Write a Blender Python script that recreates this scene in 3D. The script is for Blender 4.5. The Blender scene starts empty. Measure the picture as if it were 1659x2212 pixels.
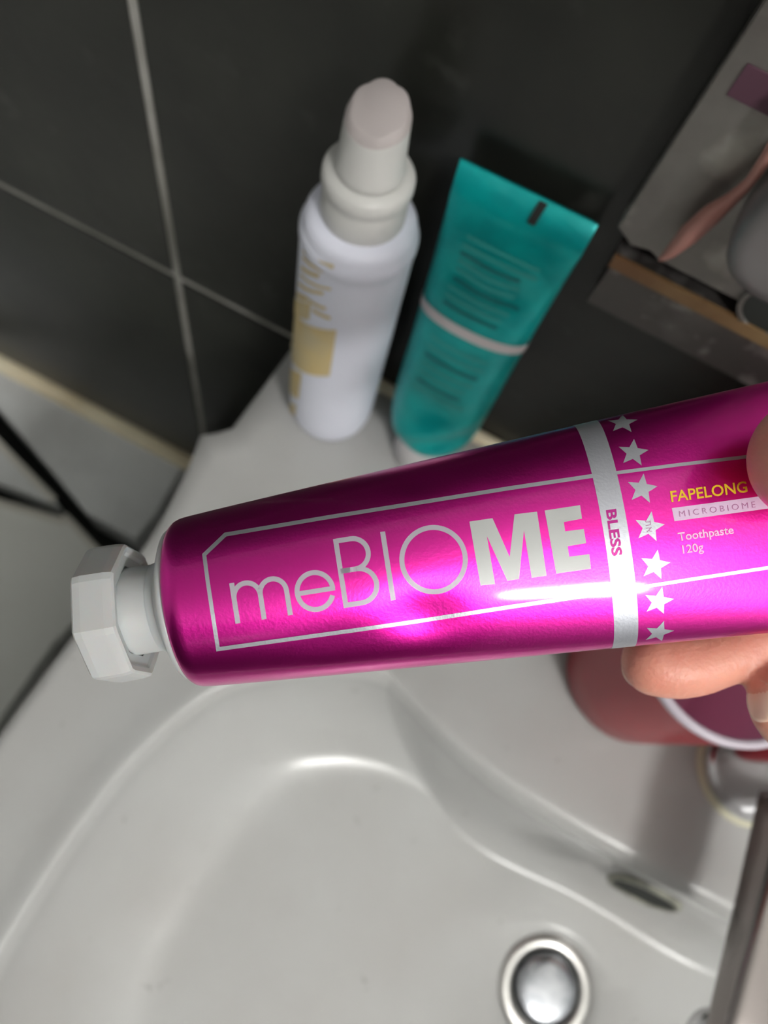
import bpy, bmesh, math, random
from mathutils import Vector, Matrix, noise
random.seed(4)
S = bpy.context.scene
COL = S.collection
pi = math.pi

# ---------------------------------------------------------------- camera
W, H, FPX = 1659, 2212, 1660.0
PC = (829.5, 1106.0)
g = Vector((560 - PC[0], 1680 - PC[1], FPX)).normalized()      # world "down" seen by the camera (x right, y down, z forward)
ax = Vector((1, .535, 0)); ax = (ax - g * ax.dot(g)).normalized()
ny = (-g).cross(ax)
R = Matrix((ax, ny, -g))                                       # camera axes -> world
CAM = Vector((0, -.228, .4086))
cam = bpy.data.cameras.new('camera'); camo = bpy.data.objects.new('camera', cam); COL.objects.link(camo)
M = Matrix((ax, ny, -g)) @ Matrix(((1, 0, 0), (0, -1, 0), (0, 0, -1)))
camo.matrix_world = Matrix.Translation(CAM) @ M.to_4x4()
cam.sensor_fit = 'HORIZONTAL'; cam.sensor_width = 36; cam.lens = 36 * FPX / W
cam.clip_start = .01; cam.clip_end = 20
cam.dof.use_dof = True; cam.dof.focus_distance = .158; cam.dof.aperture_fstop = 14.5
S.camera = camo

# ---------------------------------------------------------------- world, lamps, exposure
wd = bpy.data.worlds.new('world'); S.world = wd; wd.use_nodes = True
wd.node_tree.nodes['Background'].inputs[0].default_value = (.8, .86, .95, 1)
wd.node_tree.nodes['Background'].inputs[1].default_value = .25
S.view_settings.view_transform = 'Standard'; S.view_settings.look = 'None'
S.view_settings.exposure = 0.0; S.view_settings.gamma = 1; S.view_settings.use_curve_mapping = False

LAMP = Vector((.88, -.92, 1.22)); LAMP_R, LAMP_STRENGTH = .105, 108.   # glowing globe hanging from the ceiling (built below)


# ---------------------------------------------------------------- helpers
def ray(px, py): return R @ Vector(((px - PC[0]) / FPX, (py - PC[1]) / FPX, 1))
def atz(px, py, z=0.):
    r = ray(px, py); return CAM + r * ((z - CAM.z) / r.z)
def aty(px, py, y=0.):
    r = ray(px, py); return CAM + r * ((y - CAM.y) / r.y)
def camp(x, y, z): return CAM + R @ Vector((x, y, z))            # a point given in camera metres
def proj(p):
    c = R.transposed() @ (p - CAM); return PC[0] + FPX * c.x / c.z, PC[1] + FPX * c.y / c.z

def mat(name, col, rough=.5, metal=0., col2=None, nscale=20., bump=0., bscale=200., coat=0., sss=0., spec=.5, contrast=(.35, .65), trans=0., aniso=0.):
    m = bpy.data.materials.new(name); m.use_nodes = True
    nt = m.node_tree; b = nt.nodes['Principled BSDF']
    b.inputs['Base Color'].default_value = (*col, 1)
    b.inputs['Roughness'].default_value = rough; b.inputs['Metallic'].default_value = metal
    b.inputs['Coat Weight'].default_value = coat; b.inputs['Coat Roughness'].default_value = .08
    b.inputs['Specular IOR Level'].default_value = spec
    b.inputs['Anisotropic'].default_value = aniso
    b.inputs['Transmission Weight'].default_value = trans
    if sss:
        b.inputs['Subsurface Weight'].default_value = sss
        b.inputs['Subsurface Radius'].default_value = (.012, .004, .002); b.inputs['Subsurface Scale'].default_value = .5
    tc = nt.nodes.new('ShaderNodeTexCoord')
    if col2:
        n = nt.nodes.new('ShaderNodeTexNoise'); n.inputs['Scale'].default_value = nscale; n.inputs['Detail'].default_value = 6
        r = nt.nodes.new('ShaderNodeMapRange'); r.inputs[1].default_value, r.inputs[2].default_value = contrast
        x = nt.nodes.new('ShaderNodeMix'); x.data_type = 'RGBA'
        x.inputs[6].default_value = (*col, 1); x.inputs[7].default_value = (*col2, 1)
        nt.links.new(tc.outputs['Object'], n.inputs['Vector']); nt.links.new(n.outputs['Fac'], r.inputs[0])
        nt.links.new(r.outputs[0], x.inputs[0]); nt.links.new(x.outputs[2], b.inputs['Base Color'])
    if bump:
        n2 = nt.nodes.new('ShaderNodeTexNoise'); n2.inputs['Scale'].default_value = bscale; n2.inputs['Detail'].default_value = 3
        bm_ = nt.nodes.new('ShaderNodeBump'); bm_.inputs['Strength'].default_value = bump; bm_.inputs['Distance'].default_value = .001
        nt.links.new(tc.outputs['Object'], n2.inputs['Vector']); nt.links.new(n2.outputs['Fac'], bm_.inputs['Height'])
        nt.links.new(bm_.outputs[0], b.inputs['Normal'])
    return m

MT = dict(
    tile=mat('charcoal_tile', (.009, .0095, .008), .30, col2=(.020, .021, .017), nscale=14, bump=.15, bscale=90, spec=.35),
    grout=mat('grey_grout', (.42, .41, .38), .9, col2=(.30, .29, .26), nscale=30),
    beige=mat('aged_silicone', (.92, .84, .62), .6, col2=(.74, .60, .38), nscale=16, contrast=(.4, .75)),
    ceramic=mat('white_ceramic', (.47, .475, .465), .21, col2=(.43, .425, .41), nscale=9, coat=.0, spec=.30),
    stone=mat('pale_stone', (.80, .82, .81), .30, col2=(.58, .59, .58), nscale=9, contrast=(.4, .66)),
    panel=mat('pale_panel', (.82, .83, .78), .38, col2=(.74, .75, .70), nscale=6),
    rib=mat('ribbed_edging', (.72, .70, .63), .5),
    dark=mat('dark_gap', (.02, .023, .02), .8),
    darkwall=mat('pale_wall_paint', (.50, .51, .51), .6),
    white=mat('white_paint', (.8, .8, .78), .8),
    floor=mat('grey_floor', (.10, .10, .10), .6, col2=(.15, .15, .145), nscale=5),
    chrome=mat('chrome', (.75, .75, .77), .10, 1.),
    chromed=mat('dull_chrome', (.55, .54, .52), .28, 1., bump=.2, bscale=60),
    steel=mat('spotted_steel', (.26, .25, .23), .42, .7, col2=(.12, .11, .10), nscale=16, bump=.3, bscale=120),
    steel2=mat('dark_steel', (.085, .078, .073), .4, .6, col2=(.20, .19, .18), nscale=20, contrast=(.5, .75)),
    rust=mat('brown_edging', (.17, .085, .035), .6, col2=(.30, .20, .09), nscale=24),
    purple=mat('purple_band', (.085, .035, .055), .5),
    pinkrefl=mat('pink_reflection', (.42, .20, .165), .4),
    greyrefl=mat('grey_reflection', (.17, .155, .155), .35, .3, col2=(.22, .21, .21), nscale=12),
    wplastic=mat('white_bottle_plastic', (.84, .86, .97), .38, spec=.4),
    wpump=mat('white_pump_plastic', (.60, .60, .575), .45),
    grpump=mat('matte_nozzle_face', (.42, .38, .37), .6),
    yellow=mat('pale_yellow_print', (.74, .57, .25), .6, col2=(.66, .56, .34), nscale=60),
    teal=mat('teal_laminate', (.0, .44, .42), .33, .3, col2=(.0, .34, .335), nscale=70, bump=.9, bscale=75),
    tealdark=mat('teal_fine_print', (.0, .17, .17), .5),
    tealgrey=mat('teal_pale_print', (.03, .36, .34), .5),
    tband=mat('pale_band_print', (.62, .58, .58), .45),
    wcap=mat('white_cap_plastic', (.62, .60, .60), .4),
    cap=mat('translucent_white_cap', (.52, .53, .53), .35, sss=.25),
    pink=mat('magenta_foil', (.80, .020, .37), .33, 1., bump=.045, bscale=1500, coat=.5),
    silver=mat('silver_foil_print', (.50, .51, .56), .42, .75, bump=.05, bscale=1500),
    letter=mat('lilac_grey_print', (.43, .385, .45), .42, .1),
    letterb=mat('white_grey_print', (.46, .47, .46), .42, .1),
    magenta=mat('magenta_print', (.42, .01, .22), .4, .4),
    gold=mat('yellow_print', (.78, .50, .01), .5),
    bar=mat('pale_lilac_print', (.72, .52, .72), .5),
    thintext=mat('pale_pink_print', (.88, .52, .80), .5),
    bartext=mat('mauve_print', (.42, .14, .32), .5),
    skin=mat('skin', (.80, .38, .28), .42, col2=(.74, .28, .21), nscale=45, bump=.25, bscale=900, sss=.30, spec=.45),
    nail=mat('fingernail', (.95, .62, .50), .22, sss=.2),
    cupo=mat('rose_plastic', (.40, .035, .05), .35, col2=(.34, .028, .042), nscale=10),
    cupi=mat('mauve_plastic', (.72, .38, .52), .4),
    cupr=mat('pale_cup_rim', (.66, .60, .68), .3),
    lampm=mat('lamp_diffuser', (.9, .9, .9), .5),
)
e = MT['lampm'].node_tree.nodes['Principled BSDF']
e.inputs['Emission Color'].default_value = (1, .985, .96, 1); e.inputs['Emission Strength'].default_value = LAMP_STRENGTH

def spots(m, scale, lo, hi, col, fac):
    nt = m.node_tree; b = nt.nodes['Principled BSDF']; src = b.inputs['Base Color'].links[0].from_socket
    tc = nt.nodes.new('ShaderNodeTexCoord'); n = nt.nodes.new('ShaderNodeTexNoise'); n.inputs['Scale'].default_value = scale; n.inputs['Detail'].default_value = 3
    r_ = nt.nodes.new('ShaderNodeMapRange'); r_.inputs[1].default_value = lo; r_.inputs[2].default_value = hi; r_.inputs[4].default_value = fac
    x = nt.nodes.new('ShaderNodeMix'); x.data_type = 'RGBA'; x.inputs[7].default_value = (*col, 1)
    nt.links.new(tc.outputs['Object'], n.inputs['Vector']); nt.links.new(n.outputs['Fac'], r_.inputs[0]); nt.links.new(r_.outputs[0], x.inputs[0])
    nt.links.new(src, x.inputs[6]); nt.links.new(x.outputs[2], b.inputs['Base Color'])
spots(MT['ceramic'], 70, .70, .80, (.22, .20, .18), .6)
spots(MT['tile'], 45, .62, .82, (.06, .06, .055), .6)
spots(MT['steel'], 42, .50, .66, (.40, .39, .35), .8)
spots(MT['steel2'], 55, .56, .70, (.36, .34, .33), .7)
def tag(o, label=None, cat=None, group=None, kind=None):
    if label: o['label'] = label
    if cat: o['category'] = cat
    if group: o['group'] = group
    if kind: o['kind'] = kind
    return o
def empty(name, loc, label=None, cat=None, group=None, kind=None):
    o = bpy.data.objects.new(name, None); COL.objects.link(o); o.location = loc
    o.empty_display_size = .02
    return tag(o, label, cat, group, kind)
def obj(name, bm, m, parent=None, smooth=False, recalc=True):
    """link a bmesh given in world coordinates as one mesh object"""
    if recalc: bmesh.ops.recalc_face_normals(bm, faces=bm.faces)
    me = bpy.data.meshes.new(name); bm.to_mesh(me); bm.free()
    for mm in (m if isinstance(m, (list, tuple)) else [m]): me.materials.append(mm)
    if smooth:
        for p in me.polygons: p.use_smooth = True
    o = bpy.data.objects.new(name, me); COL.objects.link(o)
    if parent:
        o.parent = parent; o.matrix_parent_inverse = parent_world(parent).inverted()
    return o
def parent_world(p):
    mw = Matrix.Translation(p.location) @ p.rotation_euler.to_matrix().to_4x4()
    if p.parent: mw = parent_world(p.parent) @ p.matrix_parent_inverse @ mw
    return mw
def bevelled(bm, w, seg=2, angle=.5):
    es = [e for e in bm.edges if len(e.link_faces) == 2 and e.calc_face_angle(0) > angle]
    bmesh.ops.bevel(bm, geom=es, offset=w, segments=seg, affect='EDGES', profile=.5)
    return bm
def box(lo, hi, bev=0., seg=2, bm=None):
    bm = bm or bmesh.new()
    vs = [bm.verts.new((x, y, z)) for x in (lo[0], hi[0]) for y in (lo[1], hi[1]) for z in (lo[2], hi[2])]
    for f in ((0, 1, 3, 2), (4, 6, 7, 5), (0, 4, 5, 1), (2, 3, 7, 6), (0, 2, 6, 4), (1, 5, 7, 3)): bm.faces.new([vs[i] for i in f])
    if bev: bevelled(bm, bev, seg)
    return bm
def prism(pts, z0, z1, bev=0., bm=None):
    bm = bm or bmesh.new()
    a = [bm.verts.new((p[0], p[1], z0)) for p in pts]; b = [bm.verts.new((p[0], p[1], z1)) for p in pts]
    n = len(pts); bm.faces.new(a[::-1]); bm.faces.new(b)
    for i in range(n): bm.faces.new((a[i], a[(i + 1) % n], b[(i + 1) % n], b[i]))
    if bev: bmesh.ops.recalc_face_normals(bm, faces=bm.faces); bevelled(bm, bev)
    return bm
def loft(rings, cap0=True, cap1=True, bm=None, closed=True):
    bm = bm or bmesh.new()
    vr = [[bm.verts.new(p) for p in r] for r in rings]
    n = len(vr[0])
    for i in range(len(vr) - 1):
        for j in range(n if closed else n - 1):
            k = (j + 1) % n
            bm.faces.new((vr[i][j], vr[i][k], vr[i + 1][k], vr[i + 1][j]))
    if cap0: bm.faces.new(vr[0][::-1])
    if cap1: bm.faces.new(vr[-1])
    return bm
def frame(d):
    d = d.normalized(); u = d.cross(Vector((0, 0, 1)))
    if u.length < 1e-3: u = Vector((1, 0, 0))
    u.normalize(); return u, d.cross(u).normalized()
def lathe(base, axis, prof, n=48, cap0=True, cap1=True, bm=None, start=0.):
    """profile = [(distance along the axis, radius)]"""
    u, v = frame(axis); d = axis.normalized()
    return loft([[base + d * h + (u * math.cos(start + 2 * pi * j / n) + v * math.sin(start + 2 * pi * j / n)) * r for j in range(n)] for h, r in prof], cap0, cap1, bm)
def sweep(pts, radii, n=16, bm=None, flat=1.):
    rings = []; prev = None
    for i, p in enumerate(pts):
        d = (pts[min(i + 1, len(pts) - 1)] - pts[max(i - 1, 0)]).normalized()
        u = frame(d)[0] if prev is None else (prev - d * prev.dot(d)).normalized()
        prev = u; v = d.cross(u)
        rings.append([p + (u * math.cos(2 * pi * j / n) + v * math.sin(2 * pi * j / n) * flat) * radii[i] for j in range(n)])
    return loft(rings, True, True, bm)
def catmull(P_, m=6):
    out = []
    for i in range(len(P_) - 1):
        a, b, c, d = P_[max(i - 1, 0)], P_[i], P_[i + 1], P_[min(i + 2, len(P_) - 1)]
        for k in range(m):
            t = k / m
            out.append(.5 * ((2 * b) + (c - a) * t + (2 * a - 5 * b + 4 * c - d) * t * t + (3 * b - a - 3 * c + d) * t ** 3))
    out.append(P_[-1]); return out
def sst(a, b, x):
    t = max(0, min(1, (x - a) / (b - a))); return t * t * (3 - 2 * t)

# ---------------------------------------------------------------- the room
# back wall: a grout slab carrying stack-bonded 60 x 30 cm tiles
wall = obj('wall_back', box((-1.0, .004, -.85), (1.4, .06, 1.55)), MT['grout']); tag(wall, 'dark charcoal tiled wall with pale grout lines behind the basin', kind='structure')
gw = .0029
gr = obj('grout', box((-1.0, .0012, -.85), (1.4, .0045, .90)), MT['grout'], wall)
obj('upper_bounce_wall', box((-1.0, .0012, .90), (1.4, .0045, 1.55)), MT['white'], wall)  # unseen pale upper wall, added to brighten reflections in the magenta tube
for i in range(-2, 3):
    for k in range(-3, 6):
        x0, x1 = max(-.998, -.1855 + .6 * i) + gw, min(1.398, -.1855 + .6 * (i + 1)) - gw
        z0, z1 = max(-.848, .30 * k) + gw, min(1.548, .30 * (k + 1)) - gw
        if k > 2: continue
        if k == -2: z0 = -.6
        if k == -3: z1 = -.603
        if x1 - x0 < .02: continue
        obj('tile', box((x0, 0, z0), (x1, .003, z1), .0008, 1), MT['tile'], wall)
obj('floor', box((-1.0, -1.7, -.90), (1.4, .06, -.85)), MT['floor'])['kind'] = 'structure'
obj('ceiling', box((-1.0, -1.7, 1.55), (1.4, .06, 1.60)), MT['white'])['kind'] = 'structure'
obj('wall_left', box((-1.05, -1.7, -.85), (-1.0, .06, 1.55)), MT['darkwall'])['kind'] = 'structure'
obj('wall_right', box((1.4, -1.7, -.85), (1.45, .06, 1.55)), MT['darkwall'])['kind'] = 'structure'
obj('wall_front', box((-1.0, -1.75, -.85), (1.4, -1.7, 1.55)), MT['tile'])['kind'] = 'structure'
cl = empty('pendant_lamp', (LAMP.x, LAMP.y, 1.55), 'white glass globe lamp hanging from the ceiling', 'lamp')
obj('ceiling_rose', lathe(Vector((LAMP.x, LAMP.y, 1.525)), Vector((0, 0, 1)), [(0, .03), (.008, .045), (.025, .05)]), MT['white'], cl, True)
obj('stem', lathe(Vector((LAMP.x, LAMP.y, LAMP.z + LAMP_R * .97)), Vector((0, 0, 1)), [(0, .006), (1.53 - LAMP.z - LAMP_R * .97, .006)], 12), MT['white'], cl, True)
obj('globe', lathe(LAMP, Vector((0, 0, 1)), [(-LAMP_R * math.cos(pi * k / 24), max(1e-4, LAMP_R * math.sin(pi * k / 24))) for k in range(25)], 40), MT['lampm'], cl, True)

# lower ledge against the wall and its aged joint
ZL = -.31
def along(a, b, key, val):
    p, q = atz(*a, ZL), atz(*b, ZL); d = q - p; t = (val - getattr(p, key)) / getattr(d, key); w = p + d * t; return (w.x, w.y)
ledge_pts = [along((185, 1105), (12, 900), 'y', -.002)] + [(p.x, p.y) for p in (atz(12, 900, ZL), atz(100, 1002, ZL), atz(185, 1105, ZL), atz(292, 1165, ZL), atz(345, 1098, ZL), atz(392, 1010, ZL))] + [(-.17, -.002)]
ledge = obj('trim_1', prism(ledge_pts, ZL - .05, ZL, .0015), MT['stone']); tag(ledge, 'pale grey glossy stone ledge at the foot of the dark wall', kind='structure')
joint = obj('trim_2', sweep([Vector((-.95, -.004, ZL + .001)), Vector((-.6, -.004, ZL + .001)), Vector((-.3, -.004, ZL + .001)), Vector((-.12, -.004, ZL + .001))], [.0085] * 4, 12), MT['beige'], smooth=True)
tag(joint, 'beige aged silicone joint between dark wall tiles and ledge', kind='structure')
# two pale panels with ribbed edging, separated by dark gaps
def ribbed(parent, a, b, n, w, h, z):
    bm = bmesh.new()
    d = (b - a); L = d.length; d.normalize(); s = Vector((-d.y, d.x, 0))
    for i in range(n):
        c = a + d * (L * (i + .5) / n); hl = L / n * .30
        vs = [c + d * sx * hl + s * sy * w for sx, sy in ((-1, -1), (1, -1), (1, 1), (-1, 1))]
        prism([(v.x, v.y) for v in vs], z - .0005, z + h, bm=bm)
    o = obj('ribbed_edging', bm, MT['rib'], parent); return o
pa = empty('side_panel', atz(30, 1010, ZL), 'small pale grey wedge panel between the two dark gaps, left of the basin', 'panel')
P1 = [along((128, 1092), (-5, 945), 'y', -.002)] + [(p.x, p.y) for p in (atz(x, y, ZL) for x, y in ((-5, 945), (128, 1092), (108, 1085), (-5, 1040)))] + [along((108, 1085), (-5, 1040), 'x', -.93), (-.93, -.002)]
obj('panel', prism(P1, ZL - .03, ZL, .001), MT['stone'], pa)
ribbed(pa, atz(-130, 830, ZL), atz(118, 1082, ZL), 34, .0035, .0025, ZL)
pb = empty('side_panel', atz(60, 1300, ZL), 'large pale grey panel running beside the left edge of the basin', 'panel')
P1x = [along((150, 1122), (-5, 1082), 'x', -.93)] + [(p.x, p.y) for p in (atz(x, y, ZL) for x, y in ((-5, 1082), (150, 1122), (245, 1215), (175, 1330), (118, 1385), (-22, 1585)))] + [along((118, 1385), (-22, 1585), 'y', -.88), (-.93, -.88)]
obj('panel', prism(P1x, ZL - .03, ZL, .001), MT['panel'], pb)
ribbed(pb, atz(-160, 1040, ZL), atz(140, 1128, ZL), 34, .0035, .0025, ZL)
ribbed(pb, atz(138, 930+182, ZL), atz(232, 1212, ZL), 14, .003, .002, ZL)
sup = obj('gap_shade_body', box((-.94, -.9, -.85), (-.16, -.02, -.40)), MT['dark']); tag(sup, 'near-black body under the pale ledge and side panels, giving their gaps deep shade', 'base')  # near-black colour stands in for the shade down the gaps

# ---------------------------------------------------------------- the basin
XS = .225                       # axis of the basin
DR = Vector((.211, -.256, -.100))
def mirror(pts): return pts + [(2 * XS - x, y) for x, y in reversed(pts[:-1])]
rim_l = [(XS, -.181), (.190, -.1805), (.159, -.180), (.125, -.178), (.098, -.1735), (.072, -.1665), (.054, -.1595), (.044, -.1545),
         (.030, -.156), (.010, -.163), (-.015, -.178), (-.041, -.204), (-.057, -.245), (-.0632, -.286), (-.0648, -.325),
         (-.063, -.36), (-.052, -.40), (-.025, -.44), (.02, -.47), (.08, -.492), (.15, -.502), (XS, -.505)]
out_l = [(XS, -.004), (0, -.004), (-.1025, -.004), (-.1035, -.02), (-.1065, -.071), (-.112, -.077), (-.1205, -.083), (-.1165, -.10), (-.113, -.13), (-.1125, -.156), (-.1165, -.20),
         (-.1195, -.24), (-.1205, -.275), (-.119, -.34), (-.112, -.40), (-.09, -.445), (-.04, -.49), (.03, -.525), (.12, -.545), (XS, -.55)]
rim = mirror(rim_l)[:-1]; outl = mirror(out_l)[:-1]
def smoothed(poly, keep, m=5):
    n = len(poly); out = []
    for i in range(n):
        a, b, c, d = (Vector(poly[(i + k) % n]) for k in (-1, 0, 1, 2))
        for k in range(m):
            t = k / m
            if i in keep or (i + 1) % n in keep: out.append(b.lerp(c, t))
            else: out.append(.5 * ((2 * b) + (c - a) * t + (2 * a - 5 * b + 4 * c - d) * t * t + (3 * b - a - 3 * c + d) * t ** 3))
    return out
rimS = smoothed(rim, ()); outS = smoothed(outl, set(range(0, 8)) | set(range(len(outl) - 8, len(outl))))
def polar(poly, th):
    d = Vector((math.cos(th), math.sin(th))); c = DR.xy; best = 0
    for i in range(len(poly)):
        p, q = poly[i] - c, poly[(i + 1) % len(poly)] - c
        e_ = q - p; den = d.x * e_.y - d.y * e_.x
        if abs(den) < 1e-12: continue
        t = (p.x * e_.y - p.y * e_.x) / den; u = (p.x * d.y - p.y * d.x) / den
        if t > 0 and -1e-6 <= u <= 1 + 1e-6 and t > best: best = t
    return c + d * best
ths = set(2 * pi * i / 260 for i in range(260))
for q in (3, 4, 5, 6, 7):
    p = Vector(outl[q - 1 + 0]) - DR.xy; ths.add(math.atan2(p.y, p.x) % (2 * pi))
p = Vector((-.1025, -.004)) - DR.xy; ths.add(math.atan2(p.y, p.x) % (2 * pi)); p = Vector((2 * XS + .1025, -.004)) - DR.xy; ths.add(math.atan2(p.y, p.x) % (2 * pi))
ths = sorted(ths)
ZREAR = .004
def deck_z(p):
    return ZREAR * sst(-.088, -.074, p.y + .03 * max(0, p.x + .1)) * (1 - sst(.03, .08, p.x))
def bowl(k, z, th, rp):
    p = rp.lerp(DR.xy, k); return Vector((p.x, p.y, z))
rings = []
RP = [polar(rimS, t) for t in ths]; OP = [polar(outS, t) for t in ths]
spec = [('o', .93, -.17), ('o', .965, -.12), ('o', .985, -.05), ('o', .996, -.02), ('o', 1, -.006), ('o', .998, -.002), ('o', .992, 0)]
for _, s_, z_ in spec:
    rings.append([Vector((*(rp + (op - rp) * s_), z_ + (deck_z(op) if z_ > -.01 else 0))) for rp, op in zip(RP, OP)])
for s_, z_ in ((.9, 0), (.75, 0), (.6, 0), (.45, 0), (.3, .0003), (.2, .0012), (.12, .0022), (.05, .0026), (0, .0020)):
    rings.append([Vector((*(rp + (op - rp) * s_), z_ + deck_z(rp + (op - rp) * s_))) for rp, op in zip(RP, OP)])
for f in (.03, .07, .13, .2, .3, .4, .52, .64, .75, .85, .93, 1.0, 1.08):
    ring = []
    for t, rp in zip(ths, RP):
        L_ = (rp - DR.xy).length - .03; d0 = min(.075, .50 * L_)
        zf = -.098 + .085 * max(0, L_ - d0 * min(f, 1))        # shallow floor cone
        d = d0 * f
        z = zf * (1 - (1 - min(f, 1)) ** 2.2) ** (1 / 2.0) if f < 1 else -.098 + .085 * (L_ - d)
        ring.append(bowl(d / (L_ + .03), z, t, rp))
    rings.append(ring)
for q in (.25, .5, .75, .97):
    ring = []
    for t, rp in zip(ths, RP):
        L_ = (rp - DR.xy).length - .03; d0 = min(.075, .50 * L_) * 1.08; d = d0 + (L_ - d0) * q
        ring.append(bowl(d / (L_ + .03), -.098 + .085 * (L_ - d), t, rp))
    rings.append(ring)
rings.append([Vector((DR.x + .029 * math.cos(t), DR.y + .029 * math.sin(t), -.1005)) for t in ths])
rings.append([Vector((DR.x + .026 * math.cos(t), DR.y + .026 * math.sin(t), -.106)) for t in ths])
sink = empty('wash_basin', (XS, -.28, -.17), 'white glossy ceramic wash basin with a curved bowl and tap ledge', 'basin')
bo = obj('basin_body', loft(rings, True, True), MT['ceramic'], sink, True)
# overflow slot on the rear bowl wall: chrome-less opening with a stained rim
bm = bmesh.new(); ov = Vector((.2195, -.1874, -.0380))
def slot(a, b, dy, c, n=28): return [c + Vector((a * math.copysign(abs(math.cos(2 * pi * j / n)) ** .7, math.cos(2 * pi * j / n)), dy + .20 * b * math.sin(2 * pi * j / n), b * math.sin(2 * pi * j / n))) for j in range(n)]
loft([slot(.0210, .0160, .0020, ov), slot(.0205, .0155, -.0004, ov), slot(.0185, .0125, -.0006, ov), slot(.0175, .0115, .0014, ov)], False, False, bm)
obj('overflow_rim', bm, mat('stained_rim', (.34, .34, .27), .5, col2=(.12, .12, .10), nscale=90), sink, True)
bm = bmesh.new(); bm.faces.new([bm.verts.new(p) for p in slot(.0188, .0128, .0002, ov)]); obj('overflow_opening', bm, MT['dark'], sink)
# rear silicone bead
bead = obj('trim_3', sweep([Vector((x, -.0035, .0045)) for x in (-.103, -.05, 0, .05, .3, .55)], [.0042] * 6, 10), MT['beige'], smooth=True)
tag(bead, 'beige silicone bead between basin and dark wall', kind='structure')
# drain
dr = empty('drain_plug', DR, 'round chrome pop-up drain plug in the bowl', 'drain')
obj('drain_ring', lathe(DR, Vector((0, 0, 1)), [(-.006, .0215), (-.001, .0208), (.0006, .0215), (.0011, .0245), (.0006, .0292), (-.001, .0305)], 64, False, False), MT['chromed'], dr, True)
obj('drain_throat', lathe(DR, Vector((0, 0, 1)), [(-.0058, .0215), (-.005, .0214)], 48), MT['dark'], dr)
obj('plug', lathe(DR, Vector((0, 0, 1)), [(-.004, .0175), (.0005, .0190), (.0016, .0188), (.0024, .0172), (.0029, .012), (.0031, .006), (.0032, .0005)], 64), mat('worn_chrome_plug', (.40, .41, .43), .22, 1., col2=(.26, .27, .29), nscale=120), dr, True)

# ---------------------------------------------------------------- tap
FX, FY = .2340, -.107
Z3 = Vector((0, 0, 1))
tap = empty('basin_tap', (FX, FY, 0), 'chrome single-lever tap with yellowed ring at its base', 'tap')
obj('seal_ring', lathe(Vector((FX, FY, 0)), Z3, [(-.001, .0295), (.0012, .0295), (.002, .027)], 48), mat('yellowed_silicone', (.62, .60, .44), .5), tap, True)
obj('body', lathe(Vector((FX, FY, 0)), Z3, [(.0015, .0265), (.006, .0268), (.009, .0245), (.012, .0235), (.09, .0235), (.105, .023), (.112, .019), (.114, .010)], 56), MT['chrome'], tap, True)
bm = bmesh.new()
rr = []
for i, (y, z0, z1, w) in enumerate([(-.112, .036, .065, .0150), (-.14, .039, .065, .0150), (-.18, .043, .065, .0150), (-.22, .046, .065, .0150), (-.247, .048, .063, .0145), (-.254, .051, .060, .0130)]):
    c = Vector((FX, y, (z0 + z1) / 2)); h = (z1 - z0) / 2; n = 28
    rr.append([c + Vector((w * math.copysign(abs(math.cos(2 * pi * j / n)) ** .35, math.cos(2 * pi * j / n)), 0, h * math.copysign(abs(math.sin(2 * pi * j / n)) ** .35, math.sin(2 * pi * j / n)))) for j in range(n)])
obj('spout', loft(rr), mat('dark_reflect_chrome', (.30, .27, .26), .16, 1.), tap, True)  # chrome darkened in its colour to imitate a dark wall mirrored in it
obj('aerator', lathe(Vector((FX - .002, -.236, .036)), Z3, [(0, .0125), (.001, .0135), (.012, .0135), (.016, .0125)], 40), MT['chrome'], tap, True)
bm = sweep([Vector((FX, FY, .113)), Vector((FX, FY + .01, .125)), Vector((FX + .002, FY + .04, .138)), Vector((FX + .003, FY + .062, .143))], [.019, .014, .009, .006], 20, flat=.6)
obj('lever', bm, MT['chrome'], tap, True)

# ---------------------------------------------------------------- rose cup
cc = Vector((.154, -.0915, 0))
cup = empty('toothbrush_cup', cc, 'rose-red plastic cup with pale rim and mauve inside, left of the tap', 'cup')
Hc = .106
obj('cup_body', lathe(cc, Z3, [(.0005, .030), (.002, .034), (.006, .0362), (.03, .0376), (.07, .0394), (Hc - .003, .0412)], 72, True, False), MT['cupo'], cup, True)
obj('cup_inside', lathe(cc, Z3, [(Hc - .003, .0388), (.06, .0370), (.012, .0345), (.006, .031), (.005, .001)], 72, False, True), MT['cupi'], cup, True)
obj('cup_rim', lathe(cc, Z3, [(Hc - .006, .0412), (Hc - .004, .0424), (Hc - .001, .0426), (Hc, .0416), (Hc, .0396), (Hc - .001, .0388), (Hc - .005, .0388)], 72, False, False), MT['cupr'], cup, True)

# ---------------------------------------------------------------- white spray bottle
bb = Vector((-.0635, -.0330, ZREAR)); btop = Vector((-.0672, -.0300, .2190))
bax = (btop - bb).normalized()
bot = empty('spray_bottle', bb, 'tall white pump bottle with pale yellow print standing at the wall', 'bottle')
obj('bottle_body', lathe(bb, bax, [(0, .016), (.001, .0195), (.004, .0218), (.010, .0232), (.02, .0236), (.146, .0236), (.1485, .0232), (.150, .0236), (.1515, .0241), (.1545, .0241), (.1562, .0234), (.1572, .0226), (.1585, .0226), (.161, .0222), (.163, .0200), (.164, .0165)], 72), MT['wplastic'], bot, True)
obj('pump_collar', lathe(bb, bax, [(.163, .0160), (.165, .0167), (.176, .0163), (.1775, .0160), (.1785, .0168), (.1805, .0173), (.184, .0172), (.186, .0160), (.1865, .0115)], 64), MT['wpump'], bot, True)
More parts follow.
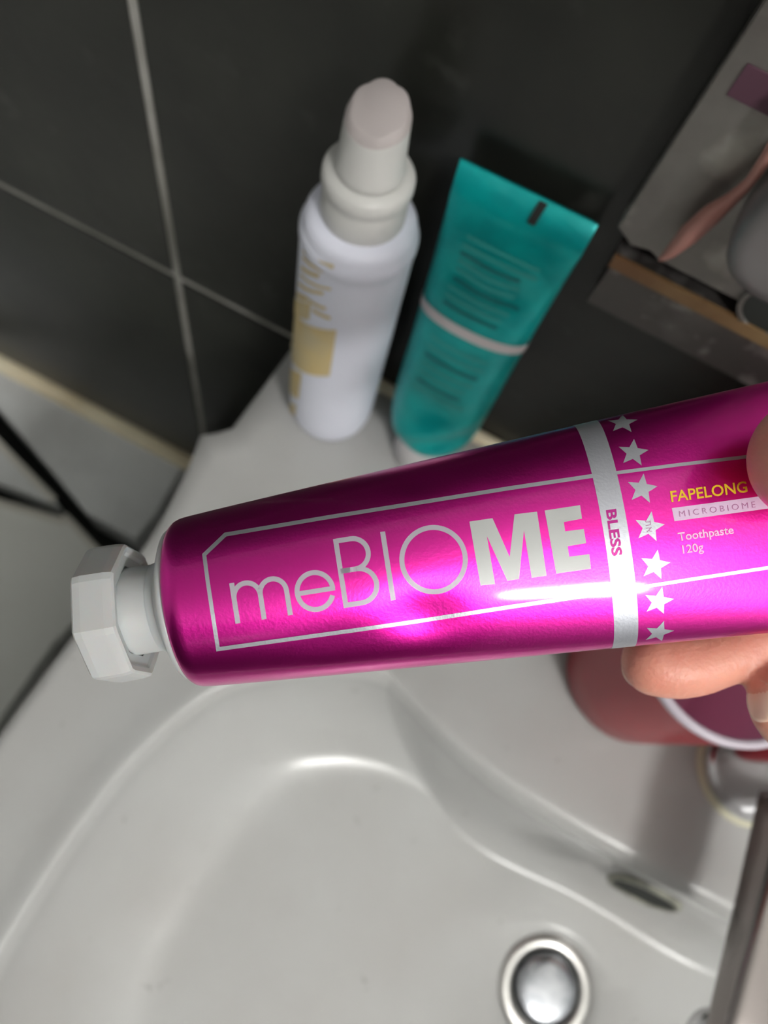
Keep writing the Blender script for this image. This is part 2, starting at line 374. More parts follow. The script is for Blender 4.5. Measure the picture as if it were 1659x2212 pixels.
# nozzle cap: tapering, slanted hexagon-like top
u, v = frame(bax)
def cutring(h, r, slant=0., n=48, fac=0.):
    out = []
    for j in range(n):
        t = 2 * pi * j / n
        rr_ = r * (1 - fac * (1 - abs(math.cos(3 * t))) * .22)
        q = (u * math.cos(t) + v * math.sin(t)) * rr_
        out.append(bb + bax * (h + slant * (q.y / r)) + q)
    return out
obj('nozzle', loft([cutring(.186, .0128), cutring(.189, .0130), cutring(.192, .0122), cutring(.205, .0114, .001), cutring(.2085, .0112, .0030)], True, False), MT['wpump'], bot, True)
obj('nozzle_face', loft([cutring(.2085, .0112, .0030), cutring(.2120, .0100, .0034, fac=.35), cutring(.2124, .0092, .0034, fac=.35)], False, True), MT['grpump'], bot, True)
# print: blocks wrapped on the bottle; angle measured on the surface
ANG0 = math.atan2(bax.cross(CAM - bb).dot(v), bax.cross(CAM - bb).dot(u)) + pi / 2 - pi
ANG0 = math.atan2((CAM - bb).dot(v), (CAM - bb).dot(u)) - pi
def on_bottle(px, py):
    """surface point of the bottle cylinder behind a picture point -> (angle, height)"""
    r = ray(px, py); o_ = CAM - bb
    rd = r - bax * r.dot(bax); od = o_ - bax * o_.dot(bax)
    A, B, C_ = rd.dot(rd), 2 * rd.dot(od), od.dot(od) - .0237 ** 2
    dsc = B * B - 4 * A * C_
    if dsc < 0: dsc = 0
    t = (-B - math.sqrt(dsc)) / (2 * A); p = o_ + r * t
    q = p - bax * p.dot(bax)
    return (math.atan2(q.dot(v), q.dot(u)) + 2 * pi - ANG0) % (2 * pi) + ANG0, p.dot(bax)
def patch(name, quad, m, n=8):
    (a, b, c, d) = [on_bottle(*q) for q in quad]       # tl tr br bl
    bm = bmesh.new(); g_ = []
    for i in range(n + 1):
        row = []
        for j in range(n + 1):
            s_, t_ = j / n, i / n
            an = (a[0] * (1 - s_) + b[0] * s_) * (1 - t_) + (d[0] * (1 - s_) + c[0] * s_) * t_
            h = (a[1] * (1 - s_) + b[1] * s_) * (1 - t_) + (d[1] * (1 - s_) + c[1] * s_) * t_
            row.append(bm.verts.new(bb + bax * h + (u * math.cos(an) + v * math.sin(an)) * .0239))
        g_.append(row)
    for i in range(n):
        for j in range(n): bm.faces.new((g_[i][j], g_[i][j + 1], g_[i + 1][j + 1], g_[i + 1][j]))
    return obj(name, bm, m, bot, True)
patch('printed_block', ((638, 672), (727, 712), (712, 812), (626, 770)), MT['yellow'])
patch('printed_block', ((636, 640), (672, 655), (668, 690), (634, 674)), MT['yellow'])
for (x0, y0, x1, y1, w) in ((656, 535, 722, 572, 9), (655, 552, 724, 590, 6), (652, 572, 690, 592, 9), (650, 590, 716, 622, 5), (646, 608, 700, 630, 7), (642, 628, 664, 640, 12), (640, 646, 664, 656, 10), (664, 642, 705, 664, 6), (676, 665, 715, 684, 7)):
    patch('printed_line', ((x0, y0), (x1, y1), (x1 - 2, y1 + w), (x0 - 1, y0 + w)), MT['yellow'], 3)
patch('printed_line', ((626, 790), (652, 806), (645, 862), (624, 842)), MT['yellow'], 3)
patch('printed_line', ((626, 868), (640, 874), (638, 898), (628, 890)), MT['yellow'], 3)

# ---------------------------------------------------------------- teal tube
tb = Vector((-.0060, -.0310, ZREAR)); tt = Vector((-.0125, -.0085, .1925))
teal = empty('cream_tube', tb, 'teal crimped tube with a pale band, standing on its white cap at the wall', 'tube')
tx = (tt - tb); TL = tx.length; tx.normalize()
tu = Vector((1, 0, .03)); tu = (tu - tx * tu.dot(tx)).normalized(); tv = tx.cross(tu)
if tv.y > 0: tv = -tv                                   # towards the room
def tealring(h, a, b, n=64, e_=1., sag=0.):
    out = []
    for j in range(n):
        t = 2 * pi * j / n; c, s = math.cos(t), math.sin(t)
        q = tb + tx * h + tu * a * math.copysign(abs(c) ** e_, c) + tv * b * math.copysign(abs(s) ** e_, s)
        out.append(q)
    return out
obj('tube_cap', lathe(tb, tx, [(0, .0145), (.001, .0155), (.018, .0150), (.0215, .0140)], 48), MT['wcap'], teal, True)
tprof = [(.0215, .010, .010, 1), (.0225, .0150, .0145, 1), (.027, .0195, .0182, 1), (.032, .0222, .0198, 1), (.039, .0238, .0190, 1), (.048, .0246, .0172, 1), (.070, .0250, .0150, .95), (.095, .0252, .0128, .92), (.12, .0258, .0103, .9), (.14, .0264, .0078, .9), (.158, .0271, .0050, .9), (.170, .0276, .0022, .85), (.174, .0279, .0011, .6), (TL, .0280, .0010, .5)]
def tprofile(h):
    for (h0, a0, b0, e0), (h1, a1, b1, e1) in zip(tprof, tprof[1:]):
        if h0 <= h <= h1:
            t = (h - h0) / (h1 - h0); return a0 + (a1 - a0) * t, b0 + (b1 - b0) * t, e0 + (e1 - e0) * t
    return tprof[-1][1:]
trs = []
hs = sorted(set([p_[0] for p_ in tprof] + [.03 + .004 * i for i in range(34)]))
def tealpoint(h, t, off=0.):
    a, b, e_ = tprofile(h); c, s = math.cos(t), math.sin(t)
    p_ = tb + tx * h + tu * (a + off) * math.copysign(abs(c) ** e_, c) + tv * (b + off) * math.copysign(abs(s) ** e_, s)
    # squeezed dents on the room side near the shoulder
    k = sst(.02, .045, h) * (1 - sst(.14, .165, h))
    if s > 0:
        dd = .0042 * math.exp(-((h - .062) / .010) ** 2 - ((c - .05 + (h - .062) * 12) / .45) ** 2) + .0026 * math.exp(-((h - .150) / .010) ** 2 - ((abs(c) - .45) / .25) ** 2) \
            + .0035 * math.exp(-((h - .034 - .016 * c) / .006) ** 2)
        dd -= .0022 * math.exp(-((h - .046 - .02 * c) / .006) ** 2)
        p_ -= tv * dd * s * k
    return p_
for h in hs:
    if h < .0215 or h > TL: continue
    trs.append([tealpoint(h, 2 * pi * j / 72) for j in range(72)])
body = obj('tube_body', loft(trs), MT['teal'], teal, True)
def tealdecal(name, h0, h1, c0, c1, m, nh=6, nc=10, off=.0003):
    bm = bmesh.new(); rows = []
    for i in range(nh + 1):
        h = h0 + (h1 - h0) * i / nh
        rows.append([bm.verts.new(tealpoint(h, math.acos(max(-1, min(1, c0 + (c1 - c0) * j / nc))), off)) for j in range(nc + 1)])
    for i in range(nh):
        for j in range(nc): bm.faces.new((rows[i][j], rows[i][j + 1], rows[i + 1][j + 1], rows[i + 1][j]))
    return obj(name, bm, m, teal, True)
bm = loft([[tealpoint(h, 2 * pi * j / 72, .0004) for j in range(72)] for h in (.1165, .118, .1205, .122)], False, False)
obj('printed_band', bm, MT['tband'], teal, True)
for i in range(9):                                        # fine print above and below the band
    h = .128 + i * .0042
    tealdecal('printed_line', h, h + .0018, -.55 + .03 * random.random(), .35 + .25 * random.random(), MT['tealdark' if i % 3 == 0 else 'tealgrey'], 1, 8)
for i in range(7):
    h = .072 + i * .0058
    tealdecal('printed_line', h, h + .0022, -.55, .30 + .25 * random.random(), MT['tealdark' if i in (1, 4) else 'tealgrey'], 1, 8)
a_, b_, _ = tprofile(TL)
tealdecal('seam_notch', TL - .011, TL + .0002, .03, .085, MT['dark'], 3, 2, .0008)

# ---------------------------------------------------------------- steel wall unit on the right
un = empty('wall_cabinet', (.30, 0, .15), 'spotted steel wall panel with a brown ledge strip, right of the teal tube', 'cabinet')
yb = -.009
p0 = aty(1640, 0, yb); p1 = aty(1342, 490, yb); xL = (p0.x + p1.x) / 2
zb = p1.z
chip = aty(1420, 562, yb)
bm = bmesh.new()
outline = [(xL, zb - .001), (xL, .56), (.62, .56), (.62, chip.z), (chip.x, chip.z), (chip.x - .004, chip.z + .002), (xL + .008, zb - .006)]
A_ = [bm.verts.new((x, yb, z)) for x, z in outline]; B_ = [bm.verts.new((x, -.001, z)) for x, z in outline]
bm.faces.new(A_); bm.faces.new(B_[::-1])
for i in range(len(outline)): bm.faces.new((A_[i], A_[(i + 1) % len(outline)], B_[(i + 1) % len(outline)], B_[i]))
bmesh.ops.recalc_face_normals(bm, faces=bm.faces); bevelled(bm, .0006, 1)
obj('upper_plate', bm, MT['steel'], un)
ye = -.0115
c0 = aty(1322, 552, ye)
obj('ledge', box((c0.x + .001, ye + .0016, c0.z - .0045), (.60, -.001, c0.z - .0004), .0006), MT['steel2'], un)
obj('ledge_strip', box((c0.x + .001, ye, c0.z - .0058), (.60, ye + .0018, c0.z + .0002), .0007), MT['rust'], un)
yl = -.010
q0 = aty(1272, 645, yl); q1 = aty(1420, 727, yl)
obj('lower_plate', box((q0.x, yl, q0.z - .002), (.62, -.001, c0.z - .006), .0025), MT['steel2'], un)
s0 = aty(1585, 150, yb); s1 = aty(1568, 205, yb)
obj('purple_strip', box((xL + .0055, yb - .0006, s1.z + .0005), (.60, yb + .0003, s1.z + .0105)), MT['purple'], un)  # thin purple box laid across the upper plate
hh = aty(1672, 672, yl)
obj('screw_hole', lathe(Vector((hh.x, yl - .0004, hh.z)), Vector((0, 1, 0)), [(0, .0105), (.002, .0105)], 32), MT['dark'], un)
obj('hole_rim', lathe(Vector((hh.x, yl, hh.z)), Vector((0, -1, 0)), [(0, .0105), (.0012, .0108), (.0014, .0122), (0, .0126)], 40, False, False), MT['steel'], un, True)
# slim pink solid standing in for a reflection in the plate
pts = [(1424, 562, -.0165, .0006), (1450, 543, -.0165, .0026), (1490, 505, -.0165, .0044), (1535, 465, -.0165, .0042), (1580, 430, -.016, .0027), (1620, 392, -.016, .0021), (1650, 350, -.016, .0024), (1680, 305, -.016, .0028), (1740, 220, -.016, .0028)]
pp = [aty(x, y, d) for x, y, d, r in pts]
pc = catmull(pp, 5); rc = []
for i in range(len(pts) - 1):
    for k in range(5): rc.append(pts[i][3] + (pts[i + 1][3] - pts[i][3]) * k / 5)
rc.append(pts[-1][3])
pk = obj('pink_reflection_form', sweep(pc, rc, 14, flat=.8), MT['pinkrefl'], smooth=True); tag(pk, 'slim dusky pink solid standing in for a reflection in the steel wall panel', 'pink_reflection_form')
# rounded grey solid beside it, a second reflection given shape
gh = aty(1765, 500, -.022)
rr = []
for k, (dy, s_) in enumerate([(.018, .88), (.010, .97), (.0, 1), (-.006, .97), (-.010, .86), (-.012, .66)]):
    rr.append([gh + Vector((.0215 * s_ * math.copysign(abs(math.cos(2 * pi * j / 40)) ** .8, math.cos(2 * pi * j / 40)), dy, .0265 * s_ * math.copysign(abs(math.sin(2 * pi * j / 40)) ** .8, math.sin(2 * pi * j / 40)))) for j in range(40)])
hd = obj('grey_reflection_form', loft(rr), MT['greyrefl'], smooth=True); tag(hd, 'rounded grey solid standing in for a reflection in the steel wall panel', 'reflection_form')

# ---------------------------------------------------------------- the magenta tube in the hand
D0, D1 = .170, .1665
def cpx(px, py, d): return Vector(((px - PC[0]) / FPX * d, (py - PC[1]) / FPX * d, d))
A0 = cpx(433, 1297, D0); A1 = cpx(1659, 1098, D1)
dax = (A1 - A0); LV = dax.length; dax.normalize()
mfr = Vector((0, 0, -1)); mfr = (mfr - dax * mfr.dot(dax)).normalized()
wdn = Vector((0, 1, 0)); wdn = (wdn - dax * wdn.dot(dax) - mfr * wdn.dot(mfr)).normalized()
R0 = .01875; PER = 2 * pi * R0; LT = .150
def per(a, b): return pi * (3 * (a + b) - math.sqrt((3 * a + b) * (a + 3 * b)))
def solveb(a):
    lo, hi = .0004, a
    for _ in range(40):
        m_ = (lo + hi) / 2
        if per(a, m_) > PER: hi = m_
        else: lo = m_
    return lo
NS, NV = 150, 160
tab = []
for i in range(NS + 1):
    s = LT * i / NS
    a = R0 + (.0272 - R0) * (s / .130) ** .93 if s > 0 else R0
    a = min(a, .0289); b = solveb(a)
    M_ = 400; cum = [0.]; prev = (0, -b)
    pts_ = [(a * math.sin(2 * pi * k / M_), b * math.cos(2 * pi * k / M_)) for k in range(M_ + 1)]
    for k in range(1, M_ + 1): cum.append(cum[-1] + math.dist(pts_[k], pts_[k - 1]))
    row = []; k = 0
    for j in range(NV + 1):
        t = cum[-1] * j / NV
        while k < M_ - 1 and cum[k + 1] < t: k += 1
        f = (t - cum[k]) / (cum[k + 1] - cum[k])
        row.append((pts_[k][0] + (pts_[k + 1][0] - pts_[k][0]) * f, pts_[k][1] + (pts_[k + 1][1] - pts_[k][1]) * f))
    tab.append(row)
DENTS = [  # s, arc fraction from the front line, depth, size along s, size as arc fraction
    (.0480, .080, .0012, .0075, .045), (.071, .075, .0007, .020, .12), (.052, -.16, .0003, .005, .02), (.030, .10, .0004, .010, .04)]
def surf(s, v, off=0.):
    """tube skin in camera metres; v = arc fraction, 0 at the front line, + downwards in the picture"""
    si = max(0, min(NS - 1e-6, s / LT * NS)); i = int(si); fs = si - i
    vj = (v % 1.) * NV; j = int(vj) % NV; fv = vj - int(vj)
    def g2(r): return (r[j][0] * (1 - fv) + r[j + 1][0] * fv, r[j][1] * (1 - fv) + r[j + 1][1] * fv)
    p, q = g2(tab[i]), g2(tab[i + 1])
    y, z = p[0] * (1 - fs) + q[0] * fs, p[1] * (1 - fs) + q[1] * fs
    vv = ((v + .5) % 1.) - .5
    dd = 0
    for ds, dv, dep, ws, wv in DENTS:
        dd += dep * math.exp(-((s - ds) / ws) ** 2 - ((vv - dv) / wv) ** 2)
    l_ = math.hypot(y, z) + 1e-9
    return A0 + dax * s + wdn * (y + y / l_ * off) + mfr * (z + z / l_ * off - dd)
C2W = lambda c: CAM + R @ c
hold = empty('toothpaste_tube', C2W(A0), 'metallic magenta toothpaste tube held by a hand, white cap at left', 'tube')
rings = []
E_ = surf(0, 0) - A0
def shoulder(sc, ds): return [C2W(A0 + dax * ds + (surf(0, j / NV) - A0) * sc) for j in range(NV)]
for sc, ds in ((.86, -.0030), (.90, -.0030), (.945, -.0027), (.975, -.0020), (.992, -.0011)): rings.append(shoulder(sc, ds))
for i in range(0, NS + 1): rings.append([C2W(surf(LT * i / NS, j / NV)) for j in range(NV)])
# flattening crimp at the far end
endA = .0289
for s, b in ((LT + .006, .0009), (LT + .014, .0007)):
    rr_ = []
    for j in range(NV):
        y, z = tab[NS][j]; l_ = tab[NS][0][1]
        rr_.append(C2W(A0 + dax * s + wdn * (y / .0289 * .0291) + mfr * (z / l_ * b)))
    rings.append(rr_)
obj('tube_body', loft(rings, False, True), MT['pink'], hold, True)
# white plastic shoulder cone, neck and octagonal cap
daw = R @ dax; A0w = C2W(A0)
obj('shoulder', lathe(A0w, -daw, [(.0028, R0 * .90), (.0042, R0 * .885), (.0050, R0 * .80), (.0068, .0112), (.0072, .0100), (.0090, .0098)], 64, True, False), MT['cap'], hold, True)
capo = obj('cap', lathe(A0w, -daw, [(.0068, .0094), (.0074, .0096), (.0150, .0097), (.0158, .0100), (.0160, .0110)], 72, False, False), MT['cap'], hold, True)
# octagonal flange: front plate plus skirt with a hollow facing the tube
uw, vw = frame(daw)
capaxis_rot = .42
def octa(h, r, m=8, n=64, rnd=.88):
    out = []
    for j in range(n):
        t = 2 * pi * j / n
        k = (t - capaxis_rot) % (2 * pi / m) - pi / m
        ro = r * math.cos(pi / m) / math.cos(k)
        ro = min(ro, r * (rnd + .12 * math.cos(pi / m)) / 1.0) if rnd < 1 else ro
        out.append(A0w - daw * h + (uw * math.cos(t) + vw * math.sin(t)) * ro)
    return out
bm = loft([octa(.0150, .0104), octa(.0148, .0128), octa(.0142, .0134), octa(.0138, .0146), octa(.0142, .0152), octa(.0160, .0155), octa(.0208, .0156), octa(.0224, .0153), octa(.0231, .0143), octa(.0233, .0100)], False, True)
obj('cap_flange', bm, MT['cap'], hold, False)
# hollow ring inside the flange
# ---- print on the tube
def solve(px, py, s=.07, v=0.):
    for _ in range(12):
        x, y = proj(C2W(surf(s, v)))
        ex, ey = px - x, py - y
        if abs(ex) + abs(ey) < .02: break
        h1, h2 = 2e-4, 1e-3
        x1, y1 = proj(C2W(surf(s + h1, v))); x2, y2 = proj(C2W(surf(s, v + h2)))
        a, b, c, d = (x1 - x) / h1, (x2 - x) / h2, (y1 - y) / h1, (y2 - y) / h2
        det = a * d - b * c
        if abs(det) < 1: break
        ds, dv = (ex * d - b * ey) / det, (a * ey - c * ex) / det
        s += max(-.03, min(.03, ds)); v += max(-.05, min(.05, dv)); v = max(-.24, min(.24, v)); s = max(0, min(LT, s))
    return s, v
OFF = 5e-5
def finish(name, bm, m, step=None, off=OFF, lab=None, direct=False):
    """bm is a flat drawing in picture units of the label (or s, v when direct); cut it finely, wrap it on the tube"""
    st = step or 14.
    xs = [v_.co.x for v_ in bm.verts]; ys = [v_.co.y for v_ in bm.verts]
    for lo, hi, ax_ in ((min(xs), max(xs), 0), (min(ys), max(ys), 1)):
        x = math.floor(lo / st) * st + st
        while x < hi:
            co = (x, 0, 0) if ax_ == 0 else (0, x, 0); no = (1, 0, 0) if ax_ == 0 else (0, 1, 0)
            bmesh.ops.bisect_plane(bm, geom=bm.verts[:] + bm.edges[:] + bm.faces[:], plane_co=co, plane_no=no)
            x += st
    s, v = .07, 0.
    last = None
    for vt in sorted(bm.verts, key=lambda q: (q.co.x, q.co.y)):
        if direct: s, v = vt.co.x / 1e4, vt.co.y / 1e4
        else: s, v = solve(vt.co.x, vt.co.y, (vt.co.x - 405) * .000104, max(-.2, min(.2, (vt.co.y - 1301 + .162 * (vt.co.x - 405)) * 1.0e-3)))
        vt.co = C2W(surf(s, v, off))
    bmesh.ops.triangulate(bm, faces=bm.faces)
    o = obj(name, bm, m, hold, True, recalc=False)
    me = o.data                                             # face the viewer side of the skin
    for p_ in me.polygons:
        c_ = p_.center
        if p_.normal.dot(CAM - c_) < 0: p_.flip()
    return o
def poly(bm, pts):
    f = bm.faces.new([bm.verts.new((x, y, 0)) for x, y in pts]); f.normal_update(); bmesh.ops.triangulate(bm, faces=[f])
def stroke(bm, pts, w, closed=False):
    P_ = [Vector(p) for p in pts]; n = len(P_); L_, R_ = [], []
    for i in range(n):
        a, b = (P_[i - 1] if (i or closed) else None), (P_[(i + 1) % n] if (i < n - 1 or closed) else None)
        d1 = (P_[i] - a).normalized() if a else (b - P_[i]).normalized(); d2 = (b - P_[i]).normalized() if b else d1
        nn = (Vector((-d1.y, d1.x)) + Vector((-d2.y, d2.x))).normalized(); k = w / 2 / max(.35, nn.dot(Vector((-d1.y, d1.x))))
        L_.append(bm.verts.new((*(P_[i] + nn * k), 0))); R_.append(bm.verts.new((*(P_[i] - nn * k), 0)))
    for i in range(n if closed else n - 1):
        j = (i + 1) % n; bm.faces.new((L_[i], L_[j], R_[j], R_[i]))
def xy(X, Y): return (.988 * X - -.155 * Y * 1, -.155 * X + .988 * Y)     # label frame -> picture units
def xyn(X, Y):
    k = .988 ** 2 + .155 ** 2
    return ((.988 * X + .155 * Y) / k, (-.155 * X + .988 * Y) / k)
def arc(cx, cy, rx, ry, a0, a1, n=24): return [xyn(cx + rx * math.cos(math.radians(a0 + (a1 - a0) * i / n)), cy + ry * math.sin(math.radians(a0 + (a1 - a0) * i / n))) for i in range(n + 1)]
# frame line
bm = bmesh.new(); stroke(bm, [(1290, 1027), (1100, 1055), (900, 1087), (700, 1119), (487, 1155), (441.3, 1198.6), (448, 1250), (460, 1330), (471, 1402), (600, 1384), (760, 1362), (900, 1342), (1100, 1311), (1322, 1278)], 8.6)
finish('frame_line', bm, MT['silver'])
bm = bmesh.new(); stroke(bm, [(1322, 1023), (1460, 1005), (1601, 988.5), (1700, 976)], 7.5); finish('frame_line', bm, MT['silver'])
bm = bmesh.new(); stroke(bm, [(1366, 1271), (1500, 1250), (1659, 1226), (1700, 1220)], 7.5); finish('frame_line', bm, MT['silver'])
SW = 10.8
bm = bmesh.new(); stroke(bm, [xyn(299.3, 1322), xyn(299.3, 1410)], SW)
stroke(bm, arc(328, 1356, 28.7, 29.5, 180, 360, 18) + [xyn(356.6, 1410)], SW)
stroke(bm, arc(385.2, 1356, 28.7, 29.5, 180, 360, 18) + [xyn(414, 1410)], SW)
finish('letter', bm, MT['letter'])
bm = bmesh.new(); stroke(bm, arc(474.6, 1366.8, 38.8, 39.8, 0, -338, 48), SW); stroke(bm, [xyn(437, 1367), xyn(518, 1367)], SW * .95); finish('letter', bm, MT['letter'])
bm = bmesh.new(); stroke(bm, [xyn(535.5, 1262.5), xyn(535.5, 1413)], SW)
stroke(bm, [xyn(536, 1267.5)] + arc(568, 1300.5, 33, 33, -90, 90, 20) + [xyn(536, 1333.5)], SW)
stroke(bm, [xyn(536, 1333.5)] + arc(571, 1370.5, 37.5, 37, -90, 90, 20) + [xyn(536, 1407.5)], SW)
finish('letter', bm, MT['letter'])
bm = bmesh.new(); stroke(bm, [xyn(638.5, 1263), xyn(638.5, 1412.5)], SW); finish('letter', bm, MT['letter'])
bm = bmesh.new(); stroke(bm, arc(738, 1339.5, 68.5, 69.3, 0, 360, 64)[:-1], SW, True); finish('letter', bm, MT['letter'])
bm = bmesh.new(); poly(bm, [(1014.1, 1126.9), (1063.9, 1119.6), (1101, 1203.2), (1111.3, 1111.3), (1160, 1105.4), (1180.9, 1243.3), (1148.4, 1247.9), (1131.8, 1145.5), (1121.2, 1250.6), (1096, 1254.6), (1051.6, 1157.8), (1069.5, 1261.5), (1038, 1264.5)])
finish('letter', bm, MT['letterb'])
bm = bmesh.new(); poly(bm, [(1176.6, 1103), (1252.9, 1091.4), (1257.2, 1120.6), (1218, 1127.9), (1220.7, 1147.8), (1261.1, 1142.8), (1266.1, 1173.3), (1226.3, 1180), (1229.6, 1202.5), (1272.8, 1196.9), (1276.7, 1228), (1201.5, 1239)])
finish('letter', bm, MT['letterb'])
# the silver band right round the tube
sb0 = solve(1310, 1190, .09)[0]; sb1 = solve(1364, 1190, .095)[0]
bm = loft([[C2W(surf(sb0 + (sb1 - sb0) * i / 6, j / NV, OFF)) for j in range(NV)] for i in range(7)], False, False)
obj('silver_band', bm, MT['silver'], hold, True)
# stars: constant distance along the tube, even spacing round it
st4 = solve(1401.4, 1138.5, .1); st3 = solve(1386.8, 1056.5, .1); st5 = solve(1416.5, 1220.3, .1)
dv = (st5[1] - st3[1]) / 2; ss = (st3[0] + st4[0] + st5[0]) / 3
RS = 34 / FPX * .158
for k in range(-6, 8):
    vc = st4[1] + dv * k
    pts_ = []
    for i in range(10):
        r_ = RS * (1 if i % 2 == 0 else .44); an = 2 * pi * i / 10
        pts_.append(((ss + r_ * math.cos(an)) * 1e4, (vc + r_ * math.sin(an) / PER) * 1e4))
    bm = bmesh.new(); c_ = bm.verts.new((ss * 1e4, vc * 1e4, 0)); vs = [bm.verts.new((*p_, 0)) for p_ in pts_]
    for i in range(10): bm.faces.new((c_, vs[i], vs[(i + 1) % 10]))
    finish('star', bm, MT['silver'], 12, direct=True)
# lettering set in the built-in font
def text(body, m, org, end, capx, ux=None, name='lettering', bold=0., space=1., up=None):
    cu = bpy.data.curves.new('t', 'FONT'); cu.body = body; cu.size = 1; cu.offset = bold; cu.space_character = space; cu.resolution_u = 3
    to = bpy.data.objects.new('t', cu); COL.objects.link(to)
    bpy.context.view_layer.update()
    me = bpy.data.meshes.new_from_object(to.evaluated_get(bpy.context.evaluated_depsgraph_get()))
    bpy.data.objects.remove(to); bpy.data.curves.remove(cu)
    bm = bmesh.new(); bm.from_mesh(me); bpy.data.meshes.remove(me)
    bmesh.ops.remove_doubles(bm, verts=bm.verts, dist=1e-4)
    x0 = min(v_.co.x for v_ in bm.verts); x1 = max(v_.co.x for v_ in bm.verts)
    o_ = Vector(org); d_ = Vector(end) - o_; L_ = d_.length; d_.normalize()
    n_ = Vector(up).normalized() if up else Vector((d_.y, -d_.x))
    caph = .729
    for v_ in bm.verts:
        a = (v_.co.x - x0) / (x1 - x0) * L_; b = v_.co.y / caph * capx
        q = o_ + d_ * a + n_ * b; v_.co = (q.x, q.y, 0)
    return finish(name, bm, m, 12, OFF * 2.2)
text('FAPELONG', MT['gold'], (1450.5, 1085), (1615, 1063), 24.5, bold=.015, up=(-.15, -1))
bm = bmesh.new(); poly(bm, [(1451, 1097.8), (1540, 1086), (1635, 1073), (1690, 1066), (1694, 1094), (1641, 1101), (1545, 1114), (1456.8, 1126)]); finish('white_bar', bm, MT['bar'])
text('MICROBIOME', MT['bartext'], (1468, 1117), (1632, 1096), 13.5, space=1.45, bold=-.012, up=(-.15, -1))
text('Toothpaste', MT['thintext'], (1465.5, 1168), (1585, 1152), 18, bold=.018, up=(-.15, -1))
text('120g', MT['thintext'], (1475, 1195), (1520, 1189), 18.5, bold=.012, up=(-.15, -1))
text('BLESS', MT['magenta'], (1309.5, 1102.5), (1323, 1201.5), 22, bold=.03, up=(1, -.14))
# two small Hebrew letters on the middle star, turned a quarter
bm = bmesh.new()
def hb(tx_, ty_): return (1393 + tx_ * .155 + ty_ * .985, 1125.5 + tx_ * .985 - ty_ * .155)
stroke(bm, [hb(.5, 11), hb(7, 11.5), hb(10, 10), hb(10.3, 0)], 1.3); stroke(bm, [hb(3.2, 11), hb(3, 2), hb(.3, .6)], 1.3)
stroke(bm, [hb(15.5, 11.8), hb(24.5, .3)], 1.4); stroke(bm, [hb(24, 11.8), hb(23.6, 8), hb(21, 5)], 1.3); stroke(bm, [hb(17.4, 9.2), hb(16, 4), hb(16.2, 0)], 1.3)
finish('lettering', bm, MT['bartext'], off=OFF * 2.2)

# ---------------------------------------------------------------- the hand (right of the frame, pinching the tube)
def V(*a): return Vector(a)
chains = {
    'index': [(V(.0672, .0372, .1900), .0084), (V(.0715, .0374, .1900), .0088), (V(.0770, .0368, .1903), .0087), (V(.0845, .0345, .1905), .0082), (V(.0950, .0300, .1910), .0083), (V(.1040, .0262, .1915), .0085), (V(.1130, .0230, .1920), .0090), (V(.1240, .0200, .1925), .0088), (V(.1400, .0175, .1900), .0095), (V(.1560, .0160, .1850), .0115)],
    'middle': [(V(.0950, .0430, .1840), .0076), (V(.0966, .0472, .1845), .0085), (V(.1020, .0520, .1872), .0086), (V(.1110, .0530, .1905), .0086), (V(.1220, .0500, .1915), .0090), (V(.1340, .0470, .1930), .0088), (V(.1500, .0400, .1910), .0096), (V(.1640, .0340, .1870), .0118)],
    'ring': [(V(.1100, .0650, .1810), .0075), (V(.1160, .0660, .1820), .0080), (V(.1260, .0680, .1860), .0082), (V(.1380, .0690, .1905), .0087), (V(.1500, .0640, .1920), .0086), (V(.1600, .0560, .1910), .0095), (V(.1710, .0500, .1880), .0115)],
    'little': [(V(.1270, .0800, .1790), .0064), (V(.1330, .0810, .1800), .0068), (V(.1410, .0825, .1840), .0070), (V(.1500, .0830, .1880), .0075), (V(.1600, .0780, .1900), .0078), (V(.1690, .0720, .1890), .0090), (V(.1780, .0660, .1880), .0105)],
    'thumb': [(V(0.0823, -.0100, .1450), .0128), (V(0.0855, -.0102, .1450), .0130), (V(0.0915, -.0106, .1450), .0128), (V(.1000, -.0108, .1450), .0118), (V(.1080, -.0105, .1455), .0108), (V(.1180, -.0085, .1455), .0105), (V(.1300, -.0040, .1480), .0112), (V(.1420, .0020, .1510), .0130), (V(.1580, .0120, .1590), .0165), (V(.1780, .0260, .1700), .0190)],
    'palm1': [(V(.1560, .0160, .1850), .0115), (V(.1750, .0250, .1830), .0150), (V(.2000, .0420, .1830), .0180), (V(.2280, .0600, .1850), .0200)],
    'palm2': [(V(.1640, .0340, .1870), .0118), (V(.1850, .0430, .1850), .0150), (V(.2280, .0620, .1850), .0200)],
    'palm3': [(V(.1710, .0500, .1880), .0115), (V(.1900, .0560, .1860), .0145), (V(.2280, .0650, .1850), .0190)],
    'palm4': [(V(.1780, .0660, .1880), .0105), (V(.1960, .0690, .1860), .0140), (V(.2280, .0680, .1850), .0180)],
    'palm5': [(V(.1780, .0260, .1700), .0190), (V(.2050, .0450, .1780), .0200), (V(.2280, .0600, .1850), .0200)],
    'web': [(V(.1500, .0120, .1620), .0110), (V(.1600, .0150, .1750), .0120), (V(.1600, .0160, .1850), .0110)],
    'arm': [(V(.2200, .0580, .1840), .0215), (V(.2450, .0720, .1870), .0225), (V(.2900, .0960, .1930), .0260), (V(.3500, .1280, .2020), .0320), (V(.4200, .1650, .2120), .0370)],
}
